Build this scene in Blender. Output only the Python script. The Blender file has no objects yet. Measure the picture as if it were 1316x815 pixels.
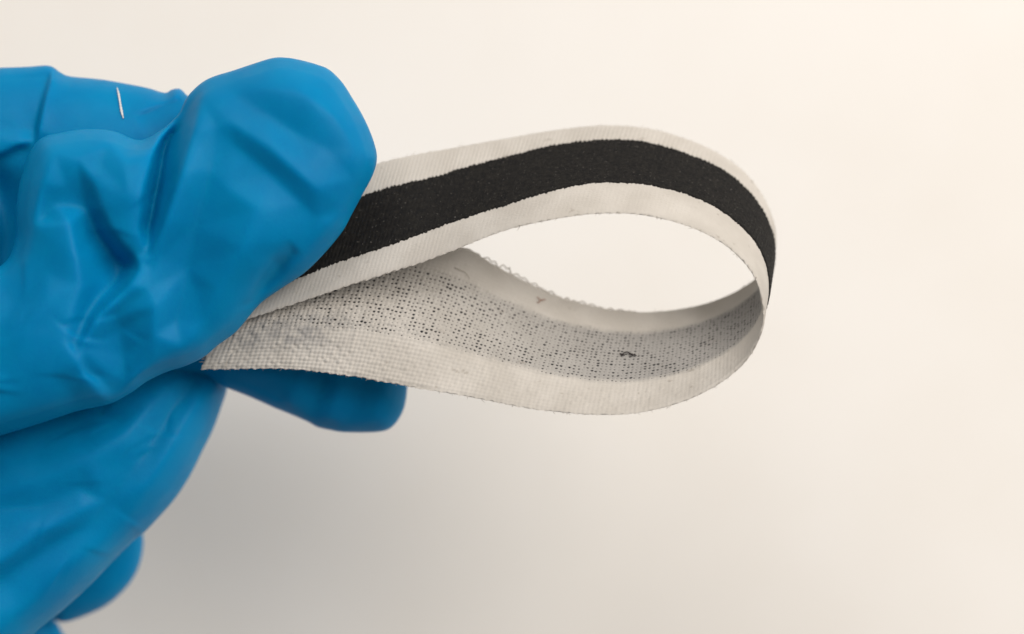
import bpy, math, random
import numpy as np
from mathutils import Vector
from mathutils.geometry import delaunay_2d_cdt

random.seed(7)
rng = np.random.default_rng(7)
scene = bpy.context.scene
col = scene.collection

# ------------------------------------------------------------------ camera
# 1 "px" = 0.115 mm at the height of the pinched strip; the camera looks down on a table.
S = 0.000115          # metres per px
D = 2200.0            # camera height above the strip, px
CX, CY = 658.0, 407.5
TABLE_Z = -760.0      # table below the strip, px

cam_d = bpy.data.cameras.new('camera')
cam = bpy.data.objects.new('camera', cam_d)
col.objects.link(cam)
cam.location = (0, 0, D * S)
cam_d.sensor_width = 36.0
cam_d.lens = 36.0 * D / 1316.0
cam_d.clip_start = 0.01
cam_d.clip_end = 20.0
cam_d.dof.use_dof = True
cam_d.dof.focus_distance = (D - 35) * S
cam_d.dof.aperture_fstop = 6.5
scene.camera = cam

# ------------------------------------------------------------------ light
world = bpy.data.worlds.new('World')
scene.world = world
world.use_nodes = True
bg = world.node_tree.nodes['Background']
bg.inputs['Color'].default_value = (0.96, 0.97, 1.0, 1)
bg.inputs['Strength'].default_value = 0.20


def area(name, loc, target, size, power, color):
    d = bpy.data.lights.new(name, 'AREA')
    d.shape = 'SQUARE'
    d.size = size
    d.energy = power
    d.color = color
    o = bpy.data.objects.new(name, d)
    o.location = loc
    o.rotation_euler = (Vector(target) - Vector(loc)).to_track_quat('-Z', 'Y').to_euler()
    col.objects.link(o)
    return o


area('ceiling_light', (0.62, 0.45, 0.85), (0.0, 0.0, -0.05), 0.70, 11.9, (1.0, 0.93, 0.855))
area('side_light', (-0.20, 0.86, 0.74), (0.0, 0.0, -0.05), 0.75, 6.8, (1.0, 0.93, 0.86))

area('right_fill_light', (0.95, 0.05, 0.22), (0.03, 0.0, 0.0), 0.5, 1.7, (1.0, 0.95, 0.89))  # added low fill from the right, brightens the outer bend of the loop

scene.view_settings.view_transform = 'Standard'
scene.view_settings.look = 'None'
scene.view_settings.exposure = 0.0
scene.view_settings.gamma = 1.0
scene.cycles.use_denoising = True

# ------------------------------------------------------------------ helpers


def unproject(p):
    """px coordinates of the photo plus height z (px) -> metres"""
    p = np.asarray(p, dtype=float)
    f = (D - p[..., 2]) / D
    return np.stack([(p[..., 0] - CX) * f * S, (CY - p[..., 1]) * f * S, p[..., 2] * S], -1)


def catmull(pts, n=12, closed=False):
    P = np.asarray(pts, float)
    out = []
    m = len(P)
    segs = m if closed else m - 1
    for i in range(segs):
        if closed:
            a, b, c, d = P[(i - 1) % m], P[i], P[(i + 1) % m], P[(i + 2) % m]
        else:
            a, b, c, d = P[max(i - 1, 0)], P[i], P[i + 1], P[min(i + 2, m - 1)]
        t = np.linspace(0, 1, n, endpoint=False)[:, None]
        out.append(0.5 * ((2 * b) + (c - a) * t + (2 * a - 5 * b + 4 * c - d) * t ** 2 + (3 * b - a - 3 * c + d) * t ** 3))
    if not closed:
        out.append(P[-1:])
    return np.concatenate(out)


def mesh_from(name, verts, quads, uv=None, smooth=True):
    verts = np.asarray(verts, dtype=np.float32)
    quads = np.asarray(quads, dtype=np.int32)
    me = bpy.data.meshes.new(name)
    k = quads.shape[1]
    me.vertices.add(len(verts))
    me.vertices.foreach_set('co', verts.ravel())
    me.loops.add(quads.size)
    me.loops.foreach_set('vertex_index', quads.ravel())
    me.polygons.add(len(quads))
    me.polygons.foreach_set('loop_start', np.arange(0, quads.size, k, dtype=np.int32))
    if uv is not None:
        l = me.uv_layers.new(name='weave')
        l.data.foreach_set('uv', np.asarray(uv, np.float32)[quads.ravel()].ravel())
    me.update(calc_edges=True)
    me.validate()
    me.polygons.foreach_set('use_smooth', np.full(len(me.polygons), smooth, bool))
    return me


def link(name, me, mat, parent=None):
    o = bpy.data.objects.new(name, me)
    col.objects.link(o)
    if mat is not None and me is not None:
        me.materials.append(mat)
    if parent is not None:
        o.parent = parent
    return o


def tag(o, label, cat, group=None):
    o['label'] = label
    o['category'] = cat
    if group:
        o['group'] = group


def tube(path, r, sides=6):
    """path in metres (n,3) -> verts, quads of a tube"""
    P = np.asarray(path, float)
    n = len(P)
    T = np.gradient(P, axis=0)
    T /= np.linalg.norm(T, axis=1)[:, None] + 1e-12
    up = np.array([0.12, 0.31, 0.94])
    A = np.cross(T, up)
    A /= np.linalg.norm(A, axis=1)[:, None] + 1e-12
    B = np.cross(T, A)
    r = np.broadcast_to(np.asarray(r, float), (n,))
    a = np.linspace(0, 2 * np.pi, sides, endpoint=False)
    V = P[:, None] + r[:, None, None] * (np.cos(a)[None, :, None] * A[:, None] + np.sin(a)[None, :, None] * B[:, None])
    q = []
    for i in range(n - 1):
        for j in range(sides):
            k = (j + 1) % sides
            q.append((i * sides + j, i * sides + k, (i + 1) * sides + k, (i + 1) * sides + j))
    return V.reshape(-1, 3), np.array(q)


def join_tubes(tubes):
    vs, qs, n = [], [], 0
    for v, q in tubes:
        vs.append(v)
        qs.append(q + n)
        n += len(v)
    return np.concatenate(vs), np.concatenate(qs)


# ------------------------------------------------------------------ materials


def new_mat(name):
    m = bpy.data.materials.new(name)
    m.use_nodes = True
    nt = m.node_tree
    return m, nt, nt.nodes['Principled BSDF']


class N:
    def __init__(self, nt):
        self.nt = nt

    def node(self, t, **kw):
        n = self.nt.nodes.new(t)
        for k, v in kw.items():
            setattr(n, k, v)
        return n

    def put(self, sock, v):
        if isinstance(v, bpy.types.NodeSocket):
            self.nt.links.new(v, sock)
        else:
            sock.default_value = v

    def math(self, op, a, b=0.0, c=0.0, clamp=False):
        n = self.node('ShaderNodeMath', operation=op, use_clamp=clamp)
        self.put(n.inputs[0], a)
        self.put(n.inputs[1], b)
        self.put(n.inputs[2], c)
        return n.outputs[0]

    def sstep(self, v, lo, hi, a=0.0, b=1.0):
        n = self.node('ShaderNodeMapRange', interpolation_type='SMOOTHSTEP')
        self.put(n.inputs[0], v)
        for i, x in enumerate((lo, hi, a, b)):
            self.put(n.inputs[1 + i], x)
        return n.outputs[0]

    def mix(self, f, a, b):
        n = self.node('ShaderNodeMix', data_type='RGBA')
        self.put(n.inputs[0], f)
        self.put(n.inputs[6], a)
        self.put(n.inputs[7], b)
        return n.outputs[2]

    def noise(self, vec, scale, detail=2.0, rough=0.5):
        n = self.node('ShaderNodeTexNoise')
        if vec is not None:
            self.put(n.inputs['Vector'], vec)
        n.inputs['Scale'].default_value = scale
        n.inputs['Detail'].default_value = detail
        n.inputs['Roughness'].default_value = rough
        return n.outputs[0]


# table: matt white laminate
m_table, nt, pb = new_mat('white_table')
k = N(nt)
tc = k.node('ShaderNodeTexCoord').outputs['Object']
n1 = k.sstep(k.noise(tc, 11.0, 4.0, 0.55), 0.3, 0.7)
pb.inputs['Roughness'].default_value = 0.65
pb.inputs['Specular IOR Level'].default_value = 0.25
k.put(pb.inputs['Base Color'], k.mix(n1, (0.795, 0.768, 0.724, 1), (0.835, 0.816, 0.784, 1)))

# nitrile glove
m_glove, nt, pb = new_mat('blue_nitrile')
k = N(nt)
tc = k.node('ShaderNodeTexCoord').outputs['Object']
n1 = k.noise(tc, 70.0, 4.0, 0.6)
n2 = k.noise(tc, 400.0, 2.0)
base = k.mix(k.sstep(n1, 0.3, 0.7), (0.0, 0.172, 0.385, 1), (0.0, 0.205, 0.43, 1))
k.put(pb.inputs['Base Color'], base)
k.put(pb.inputs['Roughness'], k.sstep(n2, 0.2, 0.8, 0.40, 0.52))
pb.inputs['Specular IOR Level'].default_value = 0.07
pb.inputs['Subsurface Weight'].default_value = 0.5
pb.inputs['Subsurface Radius'].default_value = (0.1, 0.6, 1.0)
pb.inputs['Subsurface Scale'].default_value = 0.003
bmp = k.node('ShaderNodeBump')
bmp.inputs['Strength'].default_value = 0.22
bmp.inputs['Distance'].default_value = 0.00012
k.put(bmp.inputs['Height'], k.noise(tc, 2600.0, 3.0))
bm2 = k.node('ShaderNodeBump')
bm2.inputs['Strength'].default_value = 0.12
bm2.inputs['Distance'].default_value = 0.0006
k.put(bm2.inputs['Height'], k.noise(tc, 130.0, 2.0))
k.put(bm2.inputs['Normal'], bmp.outputs[0])
k.put(pb.inputs['Normal'], bm2.outputs[0])

# woven tape. uv = (weave pitches along, fraction across from the near edge)
m_tape, nt, pb = new_mat('woven_white_cotton')
k = N(nt)
uv = k.node('ShaderNodeUVMap', uv_map='weave').outputs[0]
sp = k.node('ShaderNodeSeparateXYZ')
k.put(sp.inputs[0], uv)
U, V = sp.outputs[0], sp.outputs[1]
NV = 38.0
U_END = 313.0
inner = k.sstep(V, -0.001, 0.001)                      # outer face is stored with v < 0
Vc = k.math('MULTIPLY', V, NV)
cu = k.math('FLOOR', U)
cv = k.math('FLOOR', Vc)
cell = k.node('ShaderNodeCombineXYZ')
k.put(cell.inputs[0], cu)
k.put(cell.inputs[1], cv)
wn = k.node('ShaderNodeTexWhiteNoise', noise_dimensions='2D')
k.put(wn.inputs['Vector'], cell.outputs[0])
wsp = k.node('ShaderNodeSeparateColor')
k.put(wsp.inputs[0], wn.outputs['Color'])
fu = k.math('SUBTRACT', k.math('FRACT', U), k.math('ADD', 0.5, k.math('MULTIPLY', k.math('SUBTRACT', wsp.outputs[1], 0.5), 0.25)))
fv = k.math('SUBTRACT', k.math('FRACT', Vc), k.math('ADD', 0.5, k.math('MULTIPLY', k.math('SUBTRACT', wsp.outputs[2], 0.5), 0.25)))
dist = k.math('SQRT', k.math('ADD', k.math('POWER', k.math('ABSOLUTE', fu), 2.0), k.math('MULTIPLY', k.math('POWER', k.math('ABSOLUTE', fv), 2.0), 1.5)))
sc = k.node('ShaderNodeVectorMath', operation='MULTIPLY')
k.put(sc.inputs[0], cell.outputs[0])
sc.inputs[1].default_value = (0.10, 0.22, 1)
dens = k.noise(sc.outputs[0], 1.0, 3.0, 0.6)
edge_n = k.math('MULTIPLY', k.math('SUBTRACT', k.noise(sc.outputs[0], 3.0, 2.0), 0.5), 0.05)
Ve = k.math('ADD', V, edge_n)
zone = k.math('MULTIPLY', k.sstep(Ve, 0.26, 0.34), k.sstep(Ve, 0.815, 0.745))
far_u = k.sstep(U, U_END - 56.0, U_END - 30.0, 1.0, 0.0)             # fades towards the gripped end
zone = k.math('MULTIPLY', k.math('MULTIPLY', zone, inner), far_u)
r = k.math('ADD', k.math('MULTIPLY', k.math('POWER', wsp.outputs[0], 1.6), 0.19), k.math('ADD', 0.115, k.math('MULTIPLY', k.math('SUBTRACT', dens, 0.5), 0.30)))
r = k.math('MULTIPLY', r, zone)
pore = k.sstep(k.math('SUBTRACT', r, dist), -0.15, 0.10)
pore = k.math('MULTIPLY', k.math('MULTIPLY', pore, k.sstep(r, 0.03, 0.10)), k.sstep(wsp.outputs[0], 0.0, 0.8, 0.45, 1.0))
yarn = k.noise(None, 5000.0, 2.0)
tc = k.node('ShaderNodeTexCoord').outputs['Object']
blotch = k.noise(tc, 160.0, 3.0)
cot = k.mix(k.sstep(blotch, 0.35, 0.7), (0.51, 0.482, 0.44, 1), (0.58, 0.552, 0.51, 1))
grey_in = k.math('MULTIPLY', zone, k.sstep(U, U_END - 60.0, U_END - 135.0, 0.10, 0.66))
cot = k.mix(grey_in, cot, (0.225, 0.225, 0.226, 1))
stain = k.math('MULTIPLY', k.sstep(k.noise(tc, 420.0, 3.0, 0.6), 0.66, 0.74), 0.35)
cot = k.mix(stain, cot, (0.20, 0.165, 0.125, 1))
patch_v = k.math('MULTIPLY', k.sstep(V, 0.10, 0.22), k.sstep(V, 0.46, 0.32))
patch_u = k.math('MULTIPLY', k.sstep(U, 248.0, 262.0), k.sstep(U, 281.0, 273.0))
grey_patch = k.math('MULTIPLY', k.math('MULTIPLY', patch_v, patch_u), k.sstep(k.noise(tc, 700.0, 3.0, 0.6), 0.36, 0.62, 0.05, 0.5))  # greyer mottled patch on the inner face near the gripped end
grey_patch = k.math('MULTIPLY', grey_patch, inner)
cot = k.mix(grey_patch, cot, (0.20, 0.205, 0.22, 1))
cot = k.mix(pore, cot, (0.018, 0.018, 0.020, 1))
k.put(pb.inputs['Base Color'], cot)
pb.inputs['Roughness'].default_value = 0.9
pb.inputs['Specular IOR Level'].default_value = 0.12
pb.inputs['Sheen Weight'].default_value = 0.08
bmp = k.node('ShaderNodeBump')
bmp.inputs['Strength'].default_value = 0.25
bmp.inputs['Distance'].default_value = 0.00008
k.put(bmp.inputs['Height'], k.noise(tc, 9000.0, 2.0))
k.put(pb.inputs['Normal'], bmp.outputs[0])

tr = k.node('ShaderNodeBsdfTranslucent')
k.put(tr.inputs['Color'], cot)
mx = k.node('ShaderNodeMixShader')
mx.inputs[0].default_value = 0.10
k.put(mx.inputs[1], pb.outputs[0])
k.put(mx.inputs[2], tr.outputs[0])
k.put(nt.nodes['Material Output'].inputs['Surface'], mx.outputs[0])

# black rubbery coating
m_black, nt, pb = new_mat('black_coating')
k = N(nt)
tc = k.node('ShaderNodeTexCoord').outputs['Object']
g = k.noise(tc, 3500.0, 2.0)
g2 = k.noise(tc, 1300.0, 4.0, 0.65)
b0 = k.mix(k.sstep(g2, 0.3, 0.75), (0.005, 0.005, 0.0055, 1), (0.0145, 0.0135, 0.012, 1))
k.put(pb.inputs['Base Color'], k.mix(k.sstep(g, 0.655, 0.78), b0, (0.13, 0.12, 0.11, 1)))
pb.inputs['Roughness'].default_value = 0.72
pb.inputs['Specular IOR Level'].default_value = 0.16
bmp = k.node('ShaderNodeBump')
bmp.inputs['Strength'].default_value = 0.6
bmp.inputs['Distance'].default_value = 0.0001
k.put(bmp.inputs['Height'], k.noise(tc, 4200.0, 3.0))
k.put(pb.inputs['Normal'], bmp.outputs[0])


def plain(name, c, rough=0.9):
    m, nt, pb = new_mat(name)
    k = N(nt)
    tc = k.node('ShaderNodeTexCoord').outputs['Object']
    n = k.noise(tc, 1500.0, 2.0)
    k.put(pb.inputs['Base Color'], k.mix(n, tuple(x * 0.85 for x in c) + (1,), tuple(min(1, x * 1.15) for x in c) + (1,)))
    pb.inputs['Roughness'].default_value = rough
    pb.inputs['Specular IOR Level'].default_value = 0.135
    return m


m_yarn = plain('cotton_yarn', (0.42, 0.385, 0.335))
m_red = plain('reddish_fibre', (0.28, 0.11, 0.06))
m_dark = plain('dark_fibre', (0.035, 0.03, 0.03))
m_mark = plain('mark_white', (0.62, 0.63, 0.62))

# ------------------------------------------------------------------ table
hw, hd = 1.3, 1.0
gx, gy = 60, 46
xs = np.linspace(-hw, hw, gx)
ys = np.linspace(-hd, hd, gy)
X, Y = np.meshgrid(xs, ys)
tv = np.stack([X, Y, np.full_like(X, TABLE_Z * S)], -1).reshape(-1, 3)
ii = (np.arange(gy - 1)[:, None] * gx + np.arange(gx - 1)[None]).ravel()
tq = np.stack([ii, ii + 1, ii + gx + 1, ii + gx], 1)
table = link('table_top', mesh_from('table_top', tv, tq), m_table)
table['kind'] = 'structure'

# ------------------------------------------------------------------ glove


def poly_dist(px, py, poly, closed=True):
    """unsigned distance, nearest point, signed side, parameter 0..1"""
    n = len(poly)
    segs = n if closed else n - 1
    best = np.full(px.shape, 1e18)
    bx = np.zeros(px.shape)
    by = np.zeros(px.shape)
    side = np.zeros(px.shape)
    par = np.zeros(px.shape)
    L = np.linalg.norm(np.diff(np.vstack([poly, poly[:1]]) if closed else poly, axis=0), axis=1)
    cum = np.concatenate([[0], np.cumsum(L)])
    tot = cum[segs]
    for i in range(segs):
        a = poly[i]
        b = poly[(i + 1) % n]
        dx, dy = b - a
        l2 = dx * dx + dy * dy + 1e-12
        t = np.clip(((px - a[0]) * dx + (py - a[1]) * dy) / l2, 0, 1)
        qx = a[0] + t * dx
        qy = a[1] + t * dy
        d2 = (px - qx) ** 2 + (py - qy) ** 2
        m = d2 < best
        best[m] = d2[m]
        bx[m] = qx[m]
        by[m] = qy[m]
        s = dx * (py - a[1]) - dy * (px - a[0])
        side[m] = np.sign(s[m])
        par[m] = ((cum[i] + t * L[i]) / tot)[m]
    return np.sqrt(best), bx, by, side, par


def inside(px, py, poly):
    c = np.zeros(px.shape, bool)
    n = len(poly)
    j = n - 1
    for i in range(n):
        xi, yi = poly[i]
        xj, yj = poly[j]
        if yi != yj:
            m = ((yi > py) != (yj > py)) & (px < (xj - xi) * (py - yi) / (yj - yi) + xi)
            c ^= m
        j = i
    return c


def blur(a, s):
    r = int(3 * s) + 1
    w = np.exp(-0.5 * (np.arange(-r, r + 1) / s) ** 2)
    w /= w.sum()
    p = np.pad(a, r, mode='edge')
    p = sum(w[i] * p[i:i + a.shape[0], :] for i in range(2 * r + 1))
    return sum(w[i] * p[:, i:i + a.shape[1]] for i in range(2 * r + 1))


def crease(px, py, pts, left, right, w=3.0, dl=18.0, dr=18.0, t0=0.25, t1=0.25):
    """a fold along a polyline: heights left/right of it (walking direction, y down), sharp over w, fading over dl/dr"""
    d, _, _, side, par = poly_dist(px, py, catmull(pts, 6), closed=False)
    sd = d * np.where(side == 0, 1, side)
    tap = np.clip(par / t0, 0, 1) * np.clip((1 - par) / t1, 0, 1)
    tap = tap * tap * (3 - 2 * tap)
    sr = 1 / (1 + np.exp(-np.clip(sd / w * 2, -40, 40)))
    return tap * (right * sr * np.exp(-np.abs(sd) / dr) + left * (1 - sr) * np.exp(-np.abs(sd) / dl))


def valley(px, py, pts, depth, w, t0=0.3, t1=0.3):
    d, _, _, _, par = poly_dist(px, py, catmull(pts, 6), closed=False)
    tap = np.clip(par / t0, 0, 1) * np.clip((1 - par) / t1, 0, 1)
    tap = tap * tap * (3 - 2 * tap)
    return -depth * tap * np.exp(-(d / w) ** 2)


def bump(px, py, cx, cy, rx, ry, h, ang=0.0):
    a = math.radians(ang)
    u = (px - cx) * math.cos(a) + (py - cy) * math.sin(a)
    v = -(px - cx) * math.sin(a) + (py - cy) * math.cos(a)
    return h * np.exp(-(u / rx) ** 2 - (v / ry) ** 2)


def shell(outline, zc, R, kf, Rb, kb, detail=None, zfun=None, g=2.0, soft=4.0):
    """closed pillow body with the given outline (px), rounded rim of radius R, front folds from detail()"""
    poly = catmull(outline, 6, closed=True)
    x0, y0 = poly.min(0) - 3 * g
    x1, y1 = poly.max(0) + 3 * g
    nx, ny = int((x1 - x0) / g) + 1, int((y1 - y0) / g) + 1
    PX, PY = np.meshgrid(x0 + g * np.arange(nx), y0 + g * np.arange(ny))
    d, bx, by, _, _ = poly_dist(PX, PY, poly)
    ins = inside(PX, PY, poly) & (d > 0.35 * g)
    nb = np.zeros_like(ins)
    for dy in (-1, 0, 1):
        for dx in (-1, 0, 1):
            nb |= np.roll(np.roll(ins, dy, 0), dx, 1)
    rim = nb & ~ins
    use = ins | rim
    dd = np.where(ins, d, 0.0)
    ds = blur(dd, soft)
    w = np.clip((dd - 6) / 16, 0, 1)
    dd = dd * (1 - w) + ds * w
    GX = np.where(rim, bx, PX)
    GY = np.where(rim, by, PY)
    z0 = zc if zfun is None else zc + zfun(GX, GY)

    def prof(R):
        q = np.clip(dd, 0, R)
        return np.sqrt(q * (2 * R - q))
    zf = kf * prof(R)
    if detail is not None:
        wgt = np.clip(dd / 14, 0, 1)
        zf = zf + detail(GX, GY) * wgt
    zf = z0 + np.where(rim, 0, np.maximum(zf, 0.3))
    zb = z0 - kb * prof(Rb)
    idx = -np.ones(use.shape, int)
    idx[use] = np.arange(use.sum())
    nf = use.sum()
    Vf = unproject(np.stack([GX[use], GY[use], zf[use]], -1))
    bidx = -np.ones(use.shape, int)
    bidx[ins] = nf + np.arange(ins.sum())
    bidx[rim] = idx[rim]
    Vb = unproject(np.stack([GX[ins], GY[ins], zb[ins]], -1))
    q = use[:-1, :-1] & use[1:, :-1] & use[1:, 1:] & use[:-1, 1:]
    q &= ins[:-1, :-1] | ins[1:, :-1] | ins[1:, 1:] | ins[:-1, 1:]
    F = np.stack([idx[:-1, :-1][q], idx[1:, :-1][q], idx[1:, 1:][q], idx[:-1, 1:][q]], 1)
    B = np.stack([bidx[:-1, :-1][q], bidx[:-1, 1:][q], bidx[1:, 1:][q], bidx[1:, :-1][q]], 1)
    return np.concatenate([Vf, Vb]), np.concatenate([F, B])


# --- A: thumb and thenar mass, in front of the strip
A = [(-190, 330), (-100, 330), (-20, 345), (8, 335), (20, 305), (21, 270), (25, 235), (36, 200), (52, 178), (80, 170), (110, 166), (145, 168),
     (178, 180), (205, 168), (228, 148), (240, 125), (258, 107), (275, 98), (298, 91), (322, 83), (350, 74.5), (368, 74), (386, 77), (408, 83), (424, 90),
     (440, 106), (453, 126), (466, 148), (477, 172), (484, 195), (484, 210), (478, 228), (465, 252), (452, 276),
     (440, 298), (415, 328), (390, 352), (360, 372), (333, 392), (305, 425), (280, 444), (262, 459), (240, 470),
     (215, 478), (190, 490), (170, 504), (145, 518), (120, 524), (95, 530), (50, 545), (0, 560), (-60, 575), (-190, 600)]


def pocket(px, py, poly, depth, w=4.0):
    """a sunken pleat with the given mouth: walls over w px, floor at -depth"""
    poly = catmull(poly, 5, closed=True)
    d, _, _, _, _ = poly_dist(px, py, poly)
    sd = np.where(inside(px, py, poly), d, -d)
    t = np.clip((sd + w * .5) / (w * 1.5), 0, 1)
    return -depth * t * t * (3 - 2 * t)


def folds(x, y, lines, pts, outline, soft=1.3, amp=1.0):
    """crumpled film: flat facets spanned between ridge and valley lines (x, y, height), slightly rounded"""
    co, hh, ed = [], [], []
    for ln in lines:
        base = len(co)
        for k_, p in enumerate(ln):
            co.append((p[0], p[1]))
            hh.append(p[2])
            if k_:
                ed.append((base + k_ - 1, base + k_))
    for p in pts:
        co.append((p[0], p[1]))
        hh.append(p[2])
    for p in outline:
        co.append((p[0], p[1]))
        hh.append(0.0)
    for p in ((-400, -200), (900, -200), (900, 1200), (-400, 1200)):
        co.append(p)
        hh.append(0.0)
    vo, eo, fo, vmap, _, _ = delaunay_2d_cdt([Vector(c) for c in co], ed, [], 0, 1e-4)
    hv = [sum(hh[m] for m in mm) / len(mm) if mm else 0.0 for mm in vmap]
    H = np.zeros(x.shape)
    for f in fo:
        a, b, c = (vo[q_] for q_ in f)
        m = (x >= min(a.x, b.x, c.x) - .5) & (x <= max(a.x, b.x, c.x) + .5) & (y >= min(a.y, b.y, c.y) - .5) & (y <= max(a.y, b.y, c.y) + .5)
        if not m.any():
            continue
        X_, Y_ = x[m], y[m]
        det = (b.y - c.y) * (a.x - c.x) + (c.x - b.x) * (a.y - c.y)
        if abs(det) < 1e-9:
            continue
        l1 = ((b.y - c.y) * (X_ - c.x) + (c.x - b.x) * (Y_ - c.y)) / det
        l2 = ((c.y - a.y) * (X_ - c.x) + (a.x - c.x) * (Y_ - c.y)) / det
        l3 = 1 - l1 - l2
        ok = (l1 > -1e-6) & (l2 > -1e-6) & (l3 > -1e-6)
        Hm = H[m]
        Hm[ok] = (l1 * hv[f[0]] + l2 * hv[f[1]] + l3 * hv[f[2]])[ok]
        H[m] = Hm
    # crisp creases over a softer version of the same folds
    return amp * (0.6 * blur(H, soft) + 0.4 * blur(H, soft * 3.2))


LA = [
    [(258, 122, 6), (248, 165, 18), (232, 222, 20), (212, 282, 16), (193, 328, 5)],
    [(250, 112, -14), (226, 152, -32), (209, 193, -40), (200, 242, -38), (191, 290, -28), (190, 324, -4)],
    [(238, 126, 2), (214, 158, 10), (198, 198, 15), (188, 245, 15), (179, 295, 11), (176, 331, 5)],
    [(104, 232, -2), (112, 268, -14), (126, 300, -24), (146, 327, -32), (162, 342, -36), (150, 363, -32), (130, 383, -20), (114, 405, -13), (96, 442, -2)],
    [(120, 232, 8), (131, 268, 12), (145, 298, 12), (160, 318, 8), (178, 332, 5)],
    [(178, 346, 9), (165, 367, 15), (143, 389, 15), (122, 410, 11), (104, 444, 7)],
    [(88, 285, 9), (98, 330, 8), (104, 368, 4), (90, 412, 5)],
    [(70, 196, 6), (56, 235, 11), (44, 290, 10), (36, 335, 6)],
    [(56, 280, -1), (70, 262, -3), (86, 240, -1)],
    [(140, 182, 7), (160, 205, 15), (164, 250, 17), (158, 290, 12)],
    [(297, 158, 8), (351, 193, 12), (405, 241, 11), (436, 262, 4)],
    [(300, 185, 1), (345, 222, 1), (388, 262, 2), (408, 280, 2)],
    [(340, 146, 2), (378, 170, 0), (418, 190, 1)],
    [(330, 112, 8), (385, 118, 11), (430, 150, 9), (456, 190, 5)],
    [(278, 165, 7), (272, 220, 2), (252, 290, -5), (242, 345, -9), (226, 412, -5)],
    [(330, 268, 11), (312, 318, 13), (280, 372, 9), (262, 412, 6)],
    [(330, 389, -10), (342, 363, -13), (358, 344, -11), (377, 324, -2)],
    [(318, 382, 6), (334, 352, 7), (350, 330, 6), (370, 308, 6)],
    [(350, 378, -1), (368, 354, 1), (388, 328, 4), (420, 288, 6), (436, 272, 3)],
    [(148, 402, 2), (154, 425, -8), (158, 455, -10), (162, 478, -7)],
    [(200, 395, 9), (198, 430, 8), (182, 468, 5)],
    [(84, 440, 7), (102, 466, 12), (116, 489, 12), (139, 520, 5)],
    [(110, 476, 2), (136, 478, 1), (168, 478, -1)],
    [(124, 486, -3), (142, 500, -4), (160, 490, -4)],
    [(168, 492, 7), (198, 466, 10), (234, 447, 9), (270, 436, 5)],
    [(-60, 554, 8), (0, 537, 9), (50, 523, 9), (96, 511, 5)],
    [(-90, 470, 5), (-20, 455, 3), (30, 425, 9), (60, 385, 8)],
    [(-40, 505, 7), (20, 492, 8), (66, 478, 8)],
    [(196, 345, 2), (190, 372, 6), (205, 330, 3)],
]
PA = [(130, 210, 4), (100, 205, 8), (300, 120, 4), (290, 240, 5), (400, 215, 6), (455, 230, 3), (22, 390, 0), (-60, 400, 2), (250, 370, -6), (300, 400, 6), (60, 350, 4)]


def wrinkles(x, y, box, n, toward, seed, amp):
    """short fine creases in the film, running roughly towards the point where it is gripped"""
    r_ = random.Random(seed)
    h = 0
    for _ in range(n):
        cx, cy = r_.uniform(box[0], box[2]), r_.uniform(box[1], box[3])
        a = math.atan2(toward[1] - cy, toward[0] - cx) + r_.gauss(0, .55)
        L = r_.uniform(26, 58)
        b = r_.uniform(-.25, .25) * L
        pts = [(cx - L * math.cos(a), cy - L * math.sin(a)), (cx - b * math.sin(a), cy + b * math.cos(a)), (cx + L * math.cos(a), cy + L * math.sin(a))]
        s_ = r_.choice((-1, 1)) * amp * r_.uniform(.5, 1.2)
        w = r_.uniform(2.6, 4.0)
        h = h + crease(x, y, pts, s_, -s_ * .8, w, r_.uniform(6, 14), r_.uniform(6, 14), .45, .45)
    return h


def det_A(x, y):
    h = wrinkles(x, y, (-40, 200, 190, 500), 18, (330, 430), 5, 2.3)
    h = h + folds(x, y, LA, PA, A[::2], soft=1.5, amp=1.5)
    h = h + bump(x, y, 330, 250, 200, 80, 10, -48)
    h = h + bump(x, y, 60, 430, 110, 80, 8, -20)
    return h


# --- A0: back of the hand behind
A0 = [(-190, 92), (-80, 89), (0, 87), (38, 85.5), (58, 84), (68, 86), (78, 93), (90, 98), (130, 102), (165, 108), (190, 113), (206, 118),
      (214, 119), (221, 115), (231, 114), (240, 122), (265, 150), (290, 230), (280, 330), (200, 420), (60, 430), (-60, 420), (-190, 410)]


def det_A0(x, y):
    h = 0
    h = h + crease(x, y, [(74, 70), (66, 95), (57, 125), (50, 155), (44, 190)], -9, 10, 2.5, 26, 70, .1, .2) * -1
    h = h + valley(x, y, [(-60, 235), (-10, 240), (8, 280), (6, 330), (-20, 370)], 34, 26, .1, .1)
    h = h + crease(x, y, [(-80, 222), (-10, 204), (22, 190), (52, 180)], 8, -9, 5, 40, 40, .1, .2)
    h = h + crease(x, y, [(170, 150), (200, 138), (225, 128), (240, 120)], 3, -5, 3, 20, 20)
    h = h + 1.0 * np.sin(x * .05 + y * .04) * np.sin(y * .06 - x * .02)
    return h


# --- B: curled fingers / palm side below
B = [(-190, 500), (-60, 470), (60, 440), (160, 420), (240, 420), (280, 445), (293, 480), (292, 500), (285, 522), (274, 552), (260, 580), (244, 612),
     (225, 641), (206, 663), (186, 684), (173, 694), (145, 722), (115, 753), (80, 785), (46, 813), (10, 850), (-60, 900), (-190, 930)]


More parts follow.
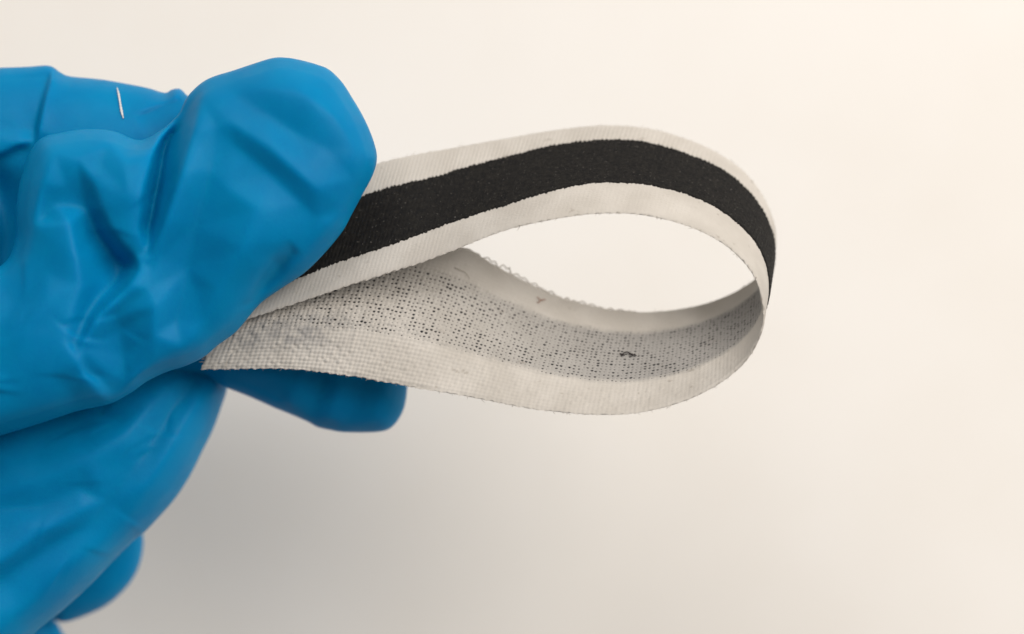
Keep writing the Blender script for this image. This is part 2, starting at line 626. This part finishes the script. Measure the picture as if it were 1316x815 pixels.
LB = [
    [(268, 492, 3), (250, 522, 8), (224, 568, 10), (190, 622, 8), (166, 664, 3)],
    [(250, 490, -2), (228, 520, -5), (200, 560, -6), (170, 604, -5), (140, 644, -4)],
    [(232, 488, 3), (196, 520, 7), (160, 560, 9), (110, 592, 8), (40, 622, 6), (-60, 652, 4)],
    [(60, 560, 0), (110, 548, -1), (150, 535, -1)],
    [(-80, 640, -5), (-10, 655, -6), (50, 650, -5), (100, 628, -3)],
    [(-80, 760, 8), (0, 722, 10), (56, 681, 9), (106, 654, 5)],
    [(-80, 785, -6), (4, 743, -8), (62, 702, -7), (114, 673, -3)],
    [(-60, 850, 6), (30, 786, 8), (90, 728, 8), (140, 690, 4)],
]


def det_B(x, y):
    return wrinkles(x, y, (0, 490, 270, 780), 20, (280, 470), 21, 2.6) + folds(x, y, LB, [(-100, 600, 2), (0, 590, 3)], B[::2], soft=1.6, amp=1.5) + bump(x, y, 130, 610, 80, 60, 6, -40)


B2 = [(40, 640), (120, 640), (172, 660), (183, 684), (184, 705), (178, 730), (166, 751), (150, 768), (134, 780), (118, 788), (98, 796), (80, 800), (50, 800), (-60, 860), (-120, 800), (-60, 700)]
B3 = [(-60, 760), (40, 770), (72, 798), (80, 812), (96, 835), (100, 870), (40, 900), (-80, 900)]

# --- C: index finger tip under the strip
C = [(190, 430), (240, 400), (330, 385), (420, 392), (480, 415), (512, 450), (523, 485), (523, 505), (519, 526), (508, 545),
     (494, 554), (470, 556), (440, 555.5), (425, 553), (408, 549), (395, 542), (372, 532), (352, 524), (330, 514), (308, 505), (288, 497), (272, 488), (255, 480), (215, 480)]


LC = [
    [(452, 455, 4), (436, 490, 7), (424, 530, 5), (420, 550, 1)],
    [(432, 450, -3), (416, 490, -6), (402, 530, -4)],
    [(400, 455, 3), (385, 490, 5), (372, 522, 3)],
    [(500, 470, 3), (494, 505, 6), (478, 540, 3)],
    [(470, 480, 0), (462, 520, -1)],
    [(300, 485, -2), (335, 498, -4), (360, 512, -3)],
    [(290, 470, 2), (340, 480, 4), (370, 490, 3)],
]


def det_C(x, y):
    return folds(x, y, LC, [], C[::2], soft=1.5, amp=1.3)


def zA(x, y):
    # the thumb edge dips onto the strip, the rest of the hand rides a little higher
    return -14 * np.exp(-((x - 300) / 120) ** 2 - ((y - 430) / 90) ** 2)


def zB(x, y):
    # the curled fingers come up towards the camera away from the grip
    return 60 * np.clip((y - 470) / 300, 0, 1.2) - 25 * np.exp(-((x - 230) / 90) ** 2 - ((y - 470) / 60) ** 2)


parts = [
    shell(A, 54, 88, 0.64, 80, 0.5, det_A, zA),
    shell(A0, -55, 95, 0.75, 95, 0.7, det_A0),
    shell(B, -140, 130, 0.92, 130, 0.8, det_B, zB, g=2.5, soft=6),
    shell(B2, -225, 70, 0.8, 60, 0.8, None, g=2.5),
    shell(B3, -270, 60, 0.8, 60, 0.8, None, g=3.0),
    shell(C, -88, 60, 0.85, 60, 0.8, det_C),
]
gv, gq = join_tubes(parts)
me = mesh_from('gloved_hand_raw', gv, gq)
tmp = bpy.data.objects.new('tmp', me)
col.objects.link(tmp)
md = tmp.modifiers.new('r', 'REMESH')
md.mode = 'VOXEL'
md.voxel_size = 0.00019
md.use_smooth_shade = True
md2 = tmp.modifiers.new('s', 'SMOOTH')
md2.factor = 0.5
md2.iterations = 3
dg = bpy.context.evaluated_depsgraph_get()
glove_me = bpy.data.meshes.new_from_object(tmp.evaluated_get(dg))
bpy.data.objects.remove(tmp)
glove_me.name = 'gloved_hand'
glove_me.materials.clear()
glove = link('gloved_hand', glove_me, m_glove)
tag(glove, 'hand in a wrinkled blue nitrile glove pinching the striped strip between thumb and finger', 'gloved hand')

# short white mark on the glove, a thin tube laid on its surface
pth = np.array([(150.5, 113, 18), (152, 119, 18), (153, 124, 18), (153.8, 129, 18), (154.6, 134, 18), (155.6, 140, 18), (156.8, 146, 18), (158.5, 152, 18)], float)
glove_verts = np.empty(len(glove_me.vertices) * 3, np.float32)
glove_me.vertices.foreach_get('co', glove_verts)
glove_verts = glove_verts.reshape(-1, 3).astype(float)
pz = glove_verts[:, 2] / S
pf = (D - pz) / D
gpx = glove_verts[:, 0] / S / pf + CX
gpy = CY - glove_verts[:, 1] / S / pf


def surf_z(x, y):
    m = (np.abs(gpx - x) < 3) & (np.abs(gpy - y) < 3)
    return pz[m].max() if m.any() else 0.0


pc = catmull(pth, 5)
pc[:, 2] = [surf_z(x, y) + 0.3 for x, y in pc[:, :2]]
rr = S * np.interp(np.linspace(0, 1, len(pc)), [0, .2, .5, .8, 1], [0.6, 1.4, 1.2, 1.7, 0.7]) * (1 + .25 * np.sin(np.arange(len(pc)) * 1.9))
v, q = tube(unproject(pc), rr, 8)
link('white_mark', mesh_from('white_mark', v, q), m_mark, glove)

# ------------------------------------------------------------------ strip
#  near edge x,y,z   far edge x,y,z
K = [
    (230, 440, 5, 300, 300, -5), (300, 417, 16, 350, 262, -14), (400, 383, 28, 437, 226, -34), (480, 357, 34, 510, 204, -50), (560, 331, 44, 585, 190, -64),
    (640, 299, 58, 663, 176, -76), (700, 284, 70, 722, 166.5, -80), (760, 275, 70, 780, 161.5, -80), (820, 275.5, 70, 840, 167, -80),
    (880, 289, 70, 900, 186, -80), (925, 310, 70, 944, 211, -80), (955, 335, 70, 973, 241, -80), (971, 358, 70, 989, 271, -80),
    (979, 384, 70, 996, 300, -80), (981, 410, 70, 993, 330, -80), (974, 438, 70, 980, 351, -80), (955, 468, 70, 958, 368, -80),
    (920, 496, 70, 926, 384, -80), (870, 519, 70, 884, 396, -80), (810, 532, 70, 832, 401.5, -80), (750, 532.5, 68, 783, 398, -80),
    (680, 525, 60, 722, 383, -78), (600, 510, 46, 655, 352, -72), (520, 496, 36, 585, 314, -48), (440, 482, 26, 495, 296, -30),
    (360, 474.5, 14, 410, 300, -16), (258, 475, 2, 330, 310, -10)]
K = np.array(K, float)
KD = catmull(K, 60)
mid = unproject(0.5 * (KD[:, :3] + KD[:, 3:])) / S
seg = np.concatenate([[0], np.cumsum(np.linalg.norm(np.diff(mid, axis=0), axis=1))])
PITCH = 5.6
NUC = int(seg[-1] / PITCH)
SUB = 5
nu = NUC * SUB + 1
NVC = 38
nv = NVC * SUB + 1
su = np.linspace(0, seg[-1], nu)
E = np.stack([np.interp(su, seg, KD[:, i]) for i in range(6)], 1)
ucell = su / PITCH
vv = np.linspace(0, 1, nv)
near, far = unproject(E[:, :3]) / S, unproject(E[:, 3:]) / S
# frayed, slightly wavy edges
wob = 0.9 * np.sin(ucell * 2.9 + 1.2 * np.sin(ucell * .37)) + rng.normal(0, .4, nu) + .7 * np.sin(ucell * .41 + 2 * np.sin(ucell * .13))
P = near[:, None] * (1 - vv[None, :, None]) + far[:, None] * vv[None, :, None]
# a gentle sag of the cloth near the gripped ends
endw = np.clip((seg[-1] - su) / 60, 0, 1) * np.clip((su - seg[-1] + 520) / 250, 0, 1)
Wd = far - near
Wd /= np.linalg.norm(Wd, axis=1)[:, None]
Td = np.gradient(0.5 * (near + far), axis=0)
Td /= np.linalg.norm(Td, axis=1)[:, None]
Nd = np.cross(Td, Wd)
Nd /= np.linalg.norm(Nd, axis=1)[:, None]
# Nd points out of the loop (towards +y on the top arc)?
if Nd[np.argmin(np.abs(KD[:, 0].max() - 0 - E[:, 0])), 0] < 0:
    Nd = -Nd
P = P - Nd[:, None] * (endw[:, None] * (6 * np.sin(vv * np.pi * 1.0) + 5 * np.sin(vv * np.pi * 2.2 + .4)) * np.sin(np.pi * vv)[None, :])[..., None]
edge_w = np.zeros((nu, nv))
P[:, 0] += Wd * wob[:, None] * 0.6
P[:, -1] += Wd * np.roll(wob, 7)[:, None] * 0.6

uu = ucell[:, None] + np.zeros((1, nv))
vc = vv[None, :] * NVC + np.zeros((nu, 1))
sgn = np.where((np.floor(uu + .5) + np.floor(vc + .5)) % 2 == 0, 1.0, -1.0)
fu = np.abs((uu + .5) % 1 - .5) * 2
fv = np.abs((vc + .5) % 1 - .5) * 2
par_u = np.cos(np.pi * uu)
par_v = np.cos(np.pi * vc)
alongu = np.sqrt(np.maximum(0, 1 - fv ** 2)) + 0.55 * np.cos(np.pi * uu) * np.where(np.floor(vc + .5) % 2 == 0, 1, -1)
alongv = np.sqrt(np.maximum(0, 1 - fu ** 2)) - 0.55 * np.cos(np.pi * vc) * np.where(np.floor(uu + .5) % 2 == 0, 1, -1)
weave = np.maximum(alongu, alongv)
cellr = rng.normal(0, 1, (NUC + 3, NVC + 3))
jit = cellr[np.clip(np.floor(uu + .5).astype(int), 0, NUC + 2), np.clip(np.floor(vc + .5).astype(int), 0, NVC + 2)]
big = 1.15 + 1.5 * np.clip((uu - NUC + 70) / 50, 0, 1)          # coarser, looser weave towards the gripped end
flat = np.where(vc / NVC > .8, .35, 1.0) * np.where(uu < NUC - 100, .7, 1.0)
h_in = (0.75 * (weave - 1) + 0.16 * jit * weave) * big * flat * np.where(vc / NVC < .3, .75, 1.0)
rowj = rng.normal(0, .12, NUC + 3)
ph = uu - 3.0 * vv[None, :]
rib = 0.50 * np.where(vc / NVC > .5, 1.0, np.where(uu < 60, .55, .3)) * np.where(uu < 120, 1.0, .5)
h_out = rib * np.abs(np.cos(np.pi * ph)) * (1 + rowj[np.clip(np.floor(ph + 4.5).astype(int), 0, NUC + 2)]) - 0.3
h_out = h_out + 0.10 * rng.normal(0, 1, (nu, nv))
TH = 2.2
edge_t = np.minimum(1, np.minimum(vv, 1 - vv) * NVC / 1.0) ** .5
Pin = P - Nd[:, None] * ((TH * edge_t)[None, :] + h_in)[..., None]
Pout = P + Nd[:, None] * ((TH * edge_t)[None, :] + h_out)[..., None]
idx = np.arange(nu * nv).reshape(nu, nv)
a, b, c, d = idx[:-1, :-1].ravel(), idx[1:, :-1].ravel(), idx[1:, 1:].ravel(), idx[:-1, 1:].ravel()
n0 = nu * nv
Fo = np.stack([a, b, c, d], 1)
Fi = np.stack([a, d, c, b], 1) + n0
side_q = []
for arr in (idx[:, 0], idx[::-1, -1], idx[::-1, 0] * 0 - 1):
    if arr[0] < 0:
        continue
    side_q.append(np.stack([arr[:-1], arr[:-1] + n0, arr[1:] + n0, arr[1:]], 1))
for arr in (idx[0, ::-1], idx[-1, :]):
    side_q.append(np.stack([arr[:-1], arr[:-1] + n0, arr[1:] + n0, arr[1:]], 1))
quads = np.concatenate([Fo, Fi] + side_q)
# which orientation does the outer face have?
verts = np.concatenate([Pout.reshape(-1, 3), Pin.reshape(-1, 3)]) * S
uvs = np.concatenate([np.stack([uu.ravel(), -vv[None].repeat(nu, 0).ravel() - 0.01], 1),
                      np.stack([uu.ravel(), vv[None].repeat(nu, 0).ravel() + 0.002], 1)])

strip = bpy.data.objects.new('fabric_strip', None)
strip.empty_display_size = 0.01
col.objects.link(strip)
tag(strip, 'white woven fabric strip with a black coated stripe, bent into a teardrop loop', 'fabric strip')
tape_me = mesh_from('tape', verts, quads, uvs)
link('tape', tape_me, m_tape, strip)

# black coating, a thin raised layer on the outside
xk = E[:, 0]
key_x = [0, 1, 2, 3, 4, 5, 6, 7, 8, 9, 10, 11, 12, 13, 14, 15, 26]
v_n = [.16, .19, .21, .225, .26, .25, .285, .32, .325, .325, .325, .33, .33, .33, .33, .33, .33]
v_f = [.74, .74, .74, .745, .76, .79, .81, .82, .815, .81, .81, .81, .81, .81, .81, .81, .81]
par = np.interp(su, seg, np.linspace(0, len(K) - 1, len(KD)))
vn = np.interp(par, key_x, v_n) + 0.003 * np.sin(ucell * 2 * np.pi * .98) + rng.normal(0, .004, nu) + .005 * np.sin(ucell * .23) + .003 * np.sin(ucell * 1.7 + np.sin(ucell))
vf = np.interp(par, key_x, v_f) + 0.004 * np.sin(ucell * 2 * np.pi) + rng.normal(0, .004, nu) + .005 * np.sin(ucell * .31 + 1) + .003 * np.sin(ucell * 1.3 + np.sin(ucell * .7))
nb = 61
t = np.linspace(0, 1, nb)
vb = vn[:, None] * (1 - t) + vf[:, None] * t
bi = vb * (nv - 1)
b0 = np.clip(np.floor(bi).astype(int), 0, nv - 2)
fr = (bi - b0)[..., None]
rows = np.arange(nu)[:, None]
Pc = P[rows, b0] * (1 - fr) + P[rows, b0 + 1] * fr
hc = TH + 1.3 + 0.42 * np.abs(np.cos(np.pi * (ucell[:, None] - 3.0 * vb))) + rng.normal(0, .2, (nu, nb))
hc = hc * np.where((t == 0) | (t == 1), 0.5, 1.0)[None, :]
Ptop = Pc + Nd[:, None] * hc[..., None]
Pbot = Pc + Nd[:, None] * 0.4
idx = np.arange(nu * nb).reshape(nu, nb)
a, b, c, d = idx[:-1, :-1].ravel(), idx[1:, :-1].ravel(), idx[1:, 1:].ravel(), idx[:-1, 1:].ravel()
n0 = nu * nb
qs = [np.stack([a, b, c, d], 1), np.stack([a, d, c, b], 1) + n0]
for arr in (idx[:, 0], idx[::-1, -1], idx[0, ::-1], idx[-1, :]):
    qs.append(np.stack([arr[:-1], arr[:-1] + n0, arr[1:] + n0, arr[1:]], 1))
link('coating', mesh_from('coating', np.concatenate([Ptop.reshape(-1, 3), Pbot.reshape(-1, 3)]) * S, np.concatenate(qs)), m_black, strip)


def on_strip(par_i, v, off):
    """point (px units) on the strip at key index par_i, fraction v, offset off along the outward normal"""
    i = int(np.argmin(np.abs(par - par_i)))
    j = v * (nv - 1)
    j0 = int(np.clip(math.floor(j), 0, nv - 2))
    return P[i, j0] + (P[i, j0 + 1] - P[i, j0]) * (j - j0) + Nd[i] * off


# loose selvedge threads looping off the far edge
n_loops = 12
ku = np.linspace(22.85, 19.3, n_loops + 1) + np.array([0] + [random.uniform(-.07, .07) for _ in range(n_loops - 1)] + [0])
for l in range(n_loops):
    pts = []
    ht = [0.014, .019, .024, .022, .024, .021, .019, .016, .016, .014, .012, .009][l] * random.uniform(.8, 1.15)
    for s_ in np.linspace(0, 1, 20):
        lift = -0.002 + ht * math.sin(math.pi * s_) ** .5
        pts.append(on_strip(ku[l] + (ku[l + 1] - ku[l]) * s_, 1.0 + lift, 0.4))
    P3 = np.array(pts)
    P3[1:-1] = (P3[:-2] + P3[1:-1] + P3[2:]) / 3
    v, q = tube(P3 * S, S * 0.8, 6)
    link('selvedge_thread', mesh_from('selvedge_thread', v, q), m_yarn, strip)

# fuzz along both edges: fine hairs nobody could count
hairs = []
for _ in range(520):
    kk = random.uniform(2.0, 26)
    fe = random.random() < .5
    v0 = 0.995 if fe else 0.005
    p0 = on_strip(kk, v0, random.uniform(-1.5, 1.5))
    i = int(np.argmin(np.abs(par - kk)))
    dirv = (Wd[i] if fe else -Wd[i]) * random.uniform(.5, 1) + Td[i] * random.uniform(-1, 1) + Nd[i] * random.uniform(-.5, .5)
    L = random.uniform(1.5, 5.0)
    bend = Td[i] * random.uniform(-1, 1)
    pts = [p0 + dirv * L * s_ + bend * L * .5 * s_ * s_ for s_ in (0, .4, .75, 1)]
    hairs.append(tube(np.array(pts) * S, S * np.array([.32, .28, .22, .12]), 3))
v, q = join_tubes(hairs)
fz = link('edge_fuzz', mesh_from('edge_fuzz', v, q), m_yarn, strip)
fz['kind'] = 'stuff'

# frayed cut end
fr_t = []
for _ in range(26):
    v0 = random.uniform(0.0, .5)
    p0 = on_strip(26, v0, random.uniform(-2, 2))
    L = random.uniform(3, 9)
    dirv = Td[-1] + Wd[-1] * random.uniform(-.6, .6) + Nd[-1] * random.uniform(-.4, .4)
    pts = [p0 + dirv * L * s_ for s_ in (-.3, .3, .7, 1)]
    fr_t.append(tube(np.array(pts) * S, S * np.array([.9, .8, .6, .3]), 5))
v, q = join_tubes(fr_t)
fe = link('frayed_end', mesh_from('frayed_end', v, q), m_yarn, strip)
fe['kind'] = 'stuff'


def to_strip(px, py, off):
    """strip inner-face point seen at pixel px,py"""
    f = (D - P[..., 2]) / D
    X = P[..., 0] / f + CX
    Y = CY - P[..., 1] / f
    dd = (X - px) ** 2 + (Y - py) ** 2
    dd[:int(nu * .55)] = 1e9
    i, j = np.unravel_index(np.argmin(dd), dd.shape)
    return P[i, j] - Nd[i] * off


# stray fibres lying on the inner face
def fibre(name, mat, paths, r, label):
    ts = []
    for pp in paths:
        pts = catmull(np.array([to_strip(x, y, o) for x, y, o in pp]), 5)
        ts.append(tube(pts * S, S * r, 6))
    v, q = join_tubes(ts)
    o = link(name, mesh_from(name, v, q), mat)
    tag(o, label, 'fibre')
    return o


fibre('lint_fibre', m_red, [[(690, 384, 4), (693, 388, 5), (697, 389, 4)], [(694, 389, 5), (692, 392, 5), (690, 391, 4)], [(696, 388, 5), (701, 388, 4)]], 0.5,
      'tiny reddish brown fibre stuck on the pale inner border of the loop')
fibre('lint_fibre', m_dark, [[(798, 460, 4), (804, 457, 6), (811, 458, 5), (818, 460, 4)], [(808, 456, 5), (812, 461, 6), (816, 459, 5)], [(796, 457, 4), (802, 460, 5)]], 0.8,
      'tiny tangled dark fibre on the grey speckled inner face of the loop')
fibre('lint_fibre', m_yarn, [[(584, 345, 4), (592, 350, 5), (597, 352, 5), (603, 360, 4)]], 0.45,
      'fine loose thread curl on the inner face under the crossing strip')
